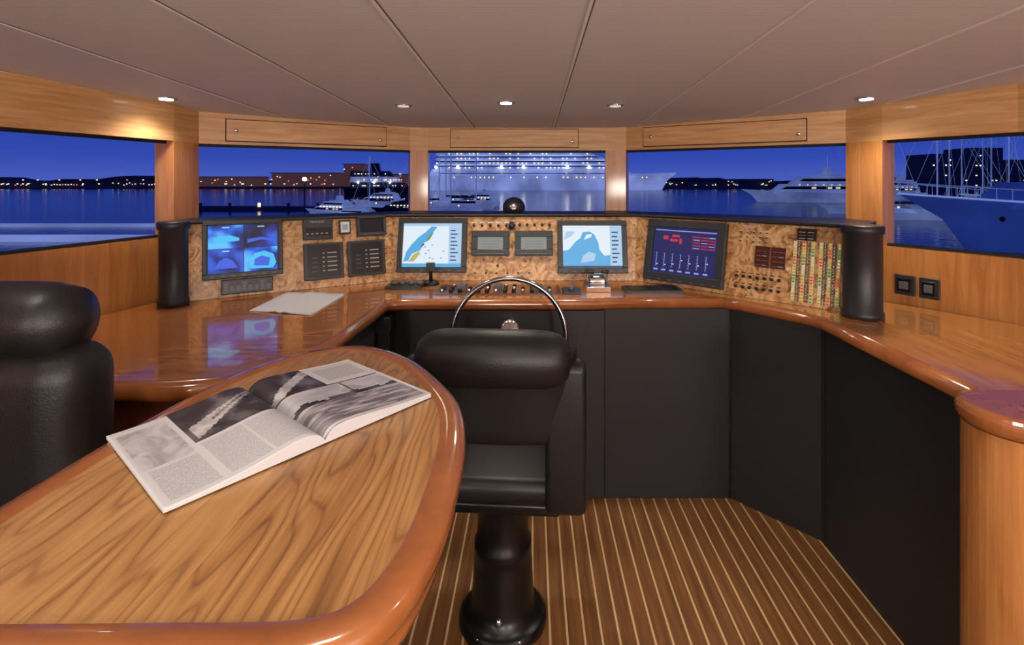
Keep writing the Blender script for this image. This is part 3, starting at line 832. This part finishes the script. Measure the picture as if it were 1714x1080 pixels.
def side(sx, nm):
    b = B(); P = [(-.225,.95),(-.18,.965),(-.10,.92),(-.05,.82),(.02,.735),(.16,.71),(.19,.68),(.18,.62),(.12,.50),(-.14,.48),(-.215,.50),(-.235,.60),(-.235,.80)]
    x0, x1 = sorted((sx*.155, sx*.278))
    b.add([TH(x0, y, z) for y, z in P]+[TH(x1, y, z) for y, z in P], [tuple(range(len(P))), tuple(range(len(P), 2*len(P)))[::-1]]+[(i, (i+1) % len(P), len(P)+(i+1) % len(P), len(P)+i) for i in range(len(P))], 'leather')
    b.build(nm, hc, bevel=.038, seg=6, smooth=True)
side(1, 'armrest_right'); side(-1, 'armrest_left')

st = empty('settee', (-1.35,.95,.3))
cushion('backrest', (-1.90,1.04,.62), (-.955,1.21,1.145), st, .075, seg=8)
b = B(); pts = []; rs = []
for k in range(25):
    s = k/24; x = -1.90+.925*s; q = abs(2*s-1)
    pts.append((x, 1.12, 1.192)); rs.append(.082*(max(0, 1-q**14))**.45+.004)
b.tube(pts, rs, 'leather', 24); b.build('head_roll', st)
cushion('seat', (-1.90,.45,.62), (-.86,1.05,.78), st, .05)
b = B(); b.box((-1.90,.50,.30),(-.92,1.20,.62), 'cab'); b.build('plinth', st)

# ------------------------------------------------------------------ lamps
LCOL = (1, .89, .76)
def downlight(x, y, bright=True, energy=20, size=.04):
    z = cz(y)
    b = B()
    b.lathe([(.042,-.004),(.040,-.008),(.032,-.009),(.030,-.006)], (x, y, z), 'chrome', 28)
    b.lathe([(.026,-.0065),(.026,-.0115)], (x, y, z), 'lamp' if bright else 'lamp_dim', 24)
    b.build('ceiling_downlight')
    if energy:
        ld = bpy.data.lights.new('downlight_lamp', 'SPOT'); ld.energy = energy; ld.spot_size = math.radians(140); ld.spot_blend = 1
        ld.shadow_soft_size = size; ld.color = LCOL
        lo = bpy.data.objects.new('downlight_lamp', ld); lo.location = (x, y, z-.03); COL.objects.link(lo)
for x, y, en in ((-1.61,2.237,14), (-.118,2.33,20), (1.474,2.237,17)): downlight(x, y, True, en)
for x, y in ((-.607,2.40), (.395,2.40)): downlight(x, y, False, 6)
for x, y, en in ((-1.2,.85,9), (-.25,.60,10), (.9,.85,17), (-.9,-.4,10), (.1,-.4,15), (1.1,-.4,16)): downlight(x, y, True, en, .08)
for x, en in ((-1.3,16), (0.1,27), (1.4,35)):  # unseen fill lamps added behind the camera to brighten ceiling and cabin
    e = empty('added_fill_lamp', (x, -1.45, 1.35)); b = B()
    b.box((x-.20,-1.499,1.28),(x+.20,-1.44,1.34), 'chrome'); b.build('bracket', e, bevel=.008)
    b = B(); b.box((x-.19,-1.495,1.341),(x+.19,-1.40,1.36), 'lamp_dim'); b.build('diffuser', e)
    ld = bpy.data.lights.new('added_fill_light', 'AREA'); ld.energy = en; ld.shape = 'RECTANGLE'; ld.size = .5; ld.size_y = .25; ld.color = (1, .92, .84)
    lo = bpy.data.objects.new('added_fill_light', ld); lo.rotation_euler = (math.radians(90+28), 0, 0); COL.objects.link(lo)
    lo.parent = e; lo.location = Vector((x,-1.35,1.40))-e.location

# ------------------------------------------------------------------ exterior
WZ = -4.5
def water():
    m, nt, p = newmat('harbour_water'); L = nt.links.new
    p.inputs['Base Color'].default_value = srgb(8, 22, 76); p.inputs['Roughness'].default_value = .14
    tc = nt.nodes.new('ShaderNodeTexCoord'); mp = nt.nodes.new('ShaderNodeMapping'); mp.inputs['Scale'].default_value = (1, .6, 1)
    L(tc.outputs['Object'], mp.inputs[0])
    n = nt.nodes.new('ShaderNodeTexNoise'); n.inputs['Scale'].default_value = .9; n.inputs['Detail'].default_value = 4; L(mp.outputs[0], n.inputs['Vector'])
    bp = nt.nodes.new('ShaderNodeBump'); bp.inputs['Strength'].default_value = .4; bp.inputs['Distance'].default_value = .15
    L(n.outputs['Fac'], bp.inputs['Height']); L(bp.outputs['Normal'], p.inputs['Normal'])
    return m
b = B(); b.poly([(-3000,3.6,WZ),(3000,3.6,WZ),(3000,4000,WZ),(-3000,4000,WZ)], water()); b.build('harbour_water', fix=False)
def ship_glow_mat(name, col, e, s, nsc=.15):  # emission in the hull colour stands in for floodlighting on the vessels
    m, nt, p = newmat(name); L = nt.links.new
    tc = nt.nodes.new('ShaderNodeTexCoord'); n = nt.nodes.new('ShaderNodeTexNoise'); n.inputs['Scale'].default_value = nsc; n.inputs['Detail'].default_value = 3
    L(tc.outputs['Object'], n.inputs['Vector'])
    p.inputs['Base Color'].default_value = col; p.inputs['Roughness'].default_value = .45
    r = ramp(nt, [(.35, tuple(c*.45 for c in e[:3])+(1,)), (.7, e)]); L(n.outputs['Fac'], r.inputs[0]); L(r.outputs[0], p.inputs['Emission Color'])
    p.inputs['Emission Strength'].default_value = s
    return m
hullw = ship_glow_mat('ship_glow_white', srgb(200, 205, 215), srgb(140, 160, 225), .40)
hullc = ship_glow_mat('cruise_glow_white', srgb(200, 205, 220), srgb(150, 168, 235), .75, .05)
hulln = ship_glow_mat('near_yacht_glow_paint', srgb(110, 130, 185), srgb(60, 90, 190), .30)  # near hull also brightened by its own painted-in glow
hulld = plain('ship_dark', srgb(30, 38, 70), .5)
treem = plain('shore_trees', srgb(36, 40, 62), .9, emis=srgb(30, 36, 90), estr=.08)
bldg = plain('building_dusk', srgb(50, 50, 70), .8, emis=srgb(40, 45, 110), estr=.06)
glassd = plain('ship_window', srgb(15, 20, 45), .2)
li_w = emit('harbour_light_warm', (1, .72, .38, 1), 2.2); li_c = emit('harbour_light_cool', (.75, .88, 1, 1), 1.8); li_b = emit('harbour_light_bright', (1, .93, .8, 1), 12)
li_r = emit('harbour_light_red', (1, .2, .1, 1), 2)
cabin = emit('cabin_window_glow', (1, .75, .45, 1), .8)

def hull(b, T, L, W, H, mat, over=.14, rise=.35):
    n = 20; vs = []; fs = []
    for i in range(n+1):
        s = i/n; wd = W/2*(1-max(0, (s-.45)/.55)**2.2); hh = H*(1+rise*s*s)
        xd = s*L; xw = s*L*(1-over); xm = (xd*.35+xw*.65)
        vs += [T(xw, -wd*.70, 0), T(xm, -wd*.86, hh*.55), T(xd, -wd, hh), T(xd, wd, hh), T(xm, wd*.86, hh*.55), T(xw, wd*.70, 0)]
    for i in range(n):
        a = i*6; c = a+6
        for k in range(5): fs.append((a+k, c+k, c+k+1, a+k+1))
    fs.append((0, 1, 2, 3, 4, 5))
    b.add(vs, fs, mat, False)
def tbox(b, T, x0, x1, w, z0, z1, fi, bi, mat):
    lo = [T(x0,-w/2,z0), T(x1,-w/2,z0), T(x1,w/2,z0), T(x0,w/2,z0)]
    w2 = w*.92; up = [T(x0+bi,-w2/2,z1), T(x1-fi,-w2/2,z1), T(x1-fi,w2/2,z1), T(x0+bi,w2/2,z1)]
    b.hexa(lo, up, mat)
def placer(x, y, rot, z=WZ):
    c, s = math.cos(rot), math.sin(rot)
    return lambda a, bb, h: Vector((x+c*a-s*bb, y+s*a+c*bb, z+h))
def motor_yacht(name, x, y, rot, L, mat=None, H=None, over=.14, rail=False):
    T = placer(x, y, rot); b = B(); W = L*.22; H = H or L*.085
    mat = mat or hullw
    hull(b, T, L, W, H, mat, over)
    tbox(b, T, L*.08, L*.74, W*.8, H, H+L*.075, L*.09, L*.01, mat)
    tbox(b, T, L*.12, L*.69, W*.82, H+L*.03, H+L*.055, L*.055, 0, glassd)
    tbox(b, T, L*.10, L*.58, W*.7, H+L*.078, H+L*.14, L*.08, L*.02, mat)
    tbox(b, T, L*.14, L*.53, W*.71, H+L*.10, H+L*.125, L*.04, 0, glassd)
    tbox(b, T, L*.16, L*.42, W*.6, H+L*.142, H+L*.16, L*.03, L*.01, mat)
    tbox(b, T, L*.25, L*.30, W*.45, H+L*.16, H+L*.22, L*.015, L*.015, mat)
    b.box((L*.27,-.06,H+L*.21),(L*.275,.06,H+L*.32), mat, T)
    for k in range(7):
        a = L*(.14+.065*k)
        for sy in (-1, 1):
            b.box((0,0,0),(.2,.2,.16), li_w if k % 2 else li_c, (lambda sy, a: lambda p, q, r: T(a+p, sy*W*.41+q, H+L*.066+r))(sy, a))
            if k in (1, 2, 4): b.box((0,-.05,0),(L*.035,.05,L*.014), cabin, (lambda sy, a: lambda p, q, r: T(a+p, sy*W*.412+q, H+L*.035+r))(sy, a))
    if rail:
        for sy in (-1, 1):
            pts = []
            for k in range(16):
                s = .45+.54*k/15; wd = W/2*(1-max(0, (s-.45)/.55)**2.2)*.96; z = H*(1+.35*s*s)
                pts.append(T(s*L, sy*wd, z+.9)); b.tube([T(s*L, sy*wd, z), T(s*L, sy*wd, z+.9)], .03, hullw, 5)
            b.tube(pts, .035, hullw, 5)
            pts = []
            for k in range(20):
                s = .02+.975*k/19; wd = W/2*(1-max(0, (s-.45)/.55)**2.2)*1.01; pts.append(T(s*L, sy*wd, H*(1+.35*s*s)-.06))
            b.tube(pts, .09, hullc, 5)
        for k in range(6):
            s = .42+.07*k; wd = W/2*(1-max(0, (s-.45)/.55)**2.2)
            for sy in (-1, 1): b.lathe([(.22,0),(.22,.06)], T(s*L*.985, sy*wd*.93, H*.78), glassd, 14, ax=T(0,sy,0)-T(0,0,0))
    return b.build(name)
def sailboat(name, x, y, rot, L, mast):
    T = placer(x, y, rot); b = B(); hull(b, T, L, L*.28, L*.09, hullw)
    tbox(b, T, L*.25, L*.65, L*.16, L*.09, L*.14, L*.08, L*.02, hullw)
    b.box((L*.55,-.08,L*.1),(L*.55+.16,.08,mast), hullw, T)
    b.box((L*.10,-.14,L*.2),(L*.55,.14,L*.2+.4), hulld, T)
    b.tube([T(L*.98,0,L*.12), T(L*.56,0,mast)], .03, hullw, 5); b.tube([T(0,0,L*.1), T(L*.56,0,mast)], .03, hullw, 5)
    b.box((-.05,-.9,mast*.6),(.05,.9,mast*.6+.08), hullw, lambda p, q, r: T(L*.55+p, q, r))
    for s in (-1, 1): b.tube([T(L*.5, s*L*.13, L*.1), T(L*.55, s*.9, mast*.6), T(L*.56, 0, mast)], .025, hullw, 4)
    b.box((L*.4,-.1,L*.15),(L*.4+.2,.1,L*.15+.2), li_w, T)
    return b.build(name)

# cruise ship
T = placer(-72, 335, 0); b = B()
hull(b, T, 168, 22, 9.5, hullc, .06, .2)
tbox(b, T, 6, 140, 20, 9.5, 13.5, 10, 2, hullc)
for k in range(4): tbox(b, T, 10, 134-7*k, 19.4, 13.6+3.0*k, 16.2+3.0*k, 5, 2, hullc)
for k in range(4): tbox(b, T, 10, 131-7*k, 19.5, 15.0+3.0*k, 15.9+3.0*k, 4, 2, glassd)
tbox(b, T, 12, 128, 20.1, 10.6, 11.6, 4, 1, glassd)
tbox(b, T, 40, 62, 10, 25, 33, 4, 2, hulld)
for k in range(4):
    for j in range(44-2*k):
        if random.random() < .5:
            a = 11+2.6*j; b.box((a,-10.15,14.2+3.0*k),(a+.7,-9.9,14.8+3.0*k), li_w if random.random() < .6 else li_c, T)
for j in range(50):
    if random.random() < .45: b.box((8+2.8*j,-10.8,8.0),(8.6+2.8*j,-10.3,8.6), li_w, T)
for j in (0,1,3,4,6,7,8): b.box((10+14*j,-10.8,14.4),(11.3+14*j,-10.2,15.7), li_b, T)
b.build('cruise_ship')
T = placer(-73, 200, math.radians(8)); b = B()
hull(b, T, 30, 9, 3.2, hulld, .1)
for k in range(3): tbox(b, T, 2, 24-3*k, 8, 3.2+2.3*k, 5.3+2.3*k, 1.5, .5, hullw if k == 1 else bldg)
tbox(b, T, 9, 13, 4, 10, 13, .5, .3, hulld)
for k in range(44):
    a = random.uniform(2.5,22); z = 4+2.3*random.randint(0,2); b.box((a,-4.3,z),(a+.35,-4.0,z+.3), random.choice([li_w,li_c,li_w]), T)
for k in range(3): b.box((5+6*k,-4.6,5.1),(5.5+6*k,-4.2,5.6), li_b, T)
b.build('ferry')
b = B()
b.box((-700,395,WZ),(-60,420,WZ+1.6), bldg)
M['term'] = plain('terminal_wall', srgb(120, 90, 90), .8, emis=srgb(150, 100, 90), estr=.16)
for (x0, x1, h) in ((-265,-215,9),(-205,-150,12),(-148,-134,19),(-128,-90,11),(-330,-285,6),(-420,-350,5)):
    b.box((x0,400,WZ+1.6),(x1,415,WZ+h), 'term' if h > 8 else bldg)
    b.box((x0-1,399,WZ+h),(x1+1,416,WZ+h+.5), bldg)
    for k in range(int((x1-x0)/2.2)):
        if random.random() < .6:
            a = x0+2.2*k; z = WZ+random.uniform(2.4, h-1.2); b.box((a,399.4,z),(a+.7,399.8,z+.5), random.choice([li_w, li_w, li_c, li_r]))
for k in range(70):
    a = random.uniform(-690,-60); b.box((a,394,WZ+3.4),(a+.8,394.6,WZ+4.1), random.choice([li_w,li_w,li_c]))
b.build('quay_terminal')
b = B()
b.box((90,395,WZ),(900,430,WZ+2.5), bldg)
x = 95
while x < 640:
    wd = random.uniform(14, 34); h = random.uniform(4, 9)
    b.box((x,400,WZ),(x+wd,420,WZ+h), bldg)
    for k in range(int(wd*h/16)):
        a = x+random.uniform(1, wd-1.5); z = WZ+random.uniform(2, h-1); b.box((a,399.3,z),(a+.7,399.7,z+.5), random.choice([li_w,li_w,li_c]))
    x += wd+random.uniform(0, 12)
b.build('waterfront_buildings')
b = B(); prof = []
for k in range(180):
    x = 96+3*k; prof.append((x, 6.5+1.6*math.sin(k*.11)+1.0*math.sin(k*.9)+random.uniform(-.7,.7)))
b.add([(x, 440, WZ) for x, hh in prof]+[(x, 440, WZ+hh) for x, hh in prof]+[(x, 500, WZ+hh) for x, hh in prof], [(i, i+1, 181+i, 180+i) for i in range(179)]+[(180+i, 181+i, 361+i, 360+i) for i in range(179)], treem)
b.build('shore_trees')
b = B()
for (x0, x1, y, h) in ((236,262,300,20),(264,284,306,24),(292,318,310,17)):
    b.box((x0,y,WZ),(x1,y+20,WZ+h+2), bldg)
    for fl in range(int(h/3)):
        b.box((x0+.5,y-.3,WZ+2.4+3*fl),(x1-.5,y-.05,WZ+2.8+3*fl), hulld)
        for k in range(int((x1-x0)/2.4)):
            if random.random() < .14:
                a = x0+1+2.4*k; z = WZ+3+3*fl; b.box((a,y-.5,z),(a+.7,y-.1,z+.6), random.choice([li_w,li_w,li_c]))
b.build('hotel_building')
b = B()
b.box((-900,520,WZ),(-330,540,WZ+3.2), bldg)
for k in range(26):
    a = -880+21*k+random.uniform(-6,6); b.box((a,519,WZ+3.2),(a+.5,519.5,WZ+7), bldg); b.box((a-.4,518.6,WZ+6.6),(a+.7,519.2,WZ+7.5), random.choice([li_w,li_c,li_w,li_r]))
b.build('breakwater')
b = B(); prof = [(-1500+40*k, 9+6*math.sin(k*.5)+3*math.sin(k*1.7)) for k in range(28)]
b.add([(x, 1100, WZ) for x, hh in prof]+[(x, 1100, WZ+hh) for x, hh in prof]+[(x, 1300, WZ+hh) for x, hh in prof], [(i, i+1, 29+i, 28+i) for i in range(27)]+[(28+i, 29+i, 57+i, 56+i) for i in range(27)], treem)
b.build('headland')
b = B(); T = placer(-49.2, 110, 0)
b.box((-.12,-.12,0),(.12,.12,6.0), bldg, T); b.lathe([(.05,0),(.42,.15),(.42,.6),(.2,.8)], T(0,0,6.0), li_b, 16); b.build('quay_lamp')
b = B(); b.box((-75,104,WZ),(-20,108,WZ+.7), bldg)
for k in range(9): b.box((-74+6*k,103.8,WZ+.7),(-73.6+6*k,104.2,WZ+1.5), li_w if k % 3 == 0 else bldg)
b.build('floating_pontoon')
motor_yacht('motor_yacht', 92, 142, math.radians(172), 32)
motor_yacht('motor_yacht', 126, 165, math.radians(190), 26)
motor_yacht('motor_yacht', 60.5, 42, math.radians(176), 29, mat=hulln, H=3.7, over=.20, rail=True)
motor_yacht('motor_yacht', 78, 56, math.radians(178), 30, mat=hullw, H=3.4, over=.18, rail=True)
motor_yacht('motor_yacht', -28, 80, math.radians(150), 12)
motor_yacht('motor_yacht', -20, 92, math.radians(170), 10, mat=hulld)
motor_yacht('motor_yacht', -8, 120, math.radians(160), 13)
motor_yacht('motor_yacht', -30, 118, math.radians(165), 14)
motor_yacht('motor_yacht', -22, 70, math.radians(160), 9)
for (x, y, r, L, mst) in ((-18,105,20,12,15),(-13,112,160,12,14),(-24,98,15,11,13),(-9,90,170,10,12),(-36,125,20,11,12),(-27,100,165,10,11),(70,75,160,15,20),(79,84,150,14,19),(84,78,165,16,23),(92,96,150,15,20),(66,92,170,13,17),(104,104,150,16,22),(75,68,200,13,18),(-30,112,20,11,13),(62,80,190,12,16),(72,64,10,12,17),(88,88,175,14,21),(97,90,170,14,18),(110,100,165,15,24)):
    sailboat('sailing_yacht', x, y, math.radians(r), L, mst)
b = B(); b.box((-60,50,WZ),(-32,52,WZ+.5), hullc); b.box((-70,66,WZ),(-44,67,WZ+.4), hullc); b.box((-60,40,WZ),(-38,40.5,WZ+.3), hullw); b.build('light_streak_strips')  # pale glowing strips added in place of light streaks on the water

# ------------------------------------------------------------------ world
w_ = bpy.data.worlds.new('dusk_sky'); sc.world = w_; w_.use_nodes = True; nt = w_.node_tree; L = nt.links.new
bg = nt.nodes['Background']
tc = nt.nodes.new('ShaderNodeTexCoord'); sx = nt.nodes.new('ShaderNodeSeparateXYZ'); L(tc.outputs['Generated'], sx.inputs[0])
r = ramp(nt, [(0.0, srgb(74, 94, 186)), (.04, srgb(52, 76, 176)), (.12, srgb(30, 56, 154)), (.5, srgb(20, 34, 108)), (1, srgb(14, 22, 80))])
L(sx.outputs[2], r.inputs[0]); L(r.outputs[0], bg.inputs[0]); bg.inputs[1].default_value = 1.0

# ------------------------------------------------------------------ camera
cd = bpy.data.cameras.new('camera'); cam = bpy.data.objects.new('camera', cd); COL.objects.link(cam)
cam.location = (0, 0, 1.5); cam.rotation_euler = (math.radians(90), 0, 0)
cd.sensor_width = 36; cd.lens = 36*850/1714; cd.shift_x = -33/1714; cd.shift_y = -237/1714
cd.clip_start = .02; cd.clip_end = 6000
sc.camera = cam
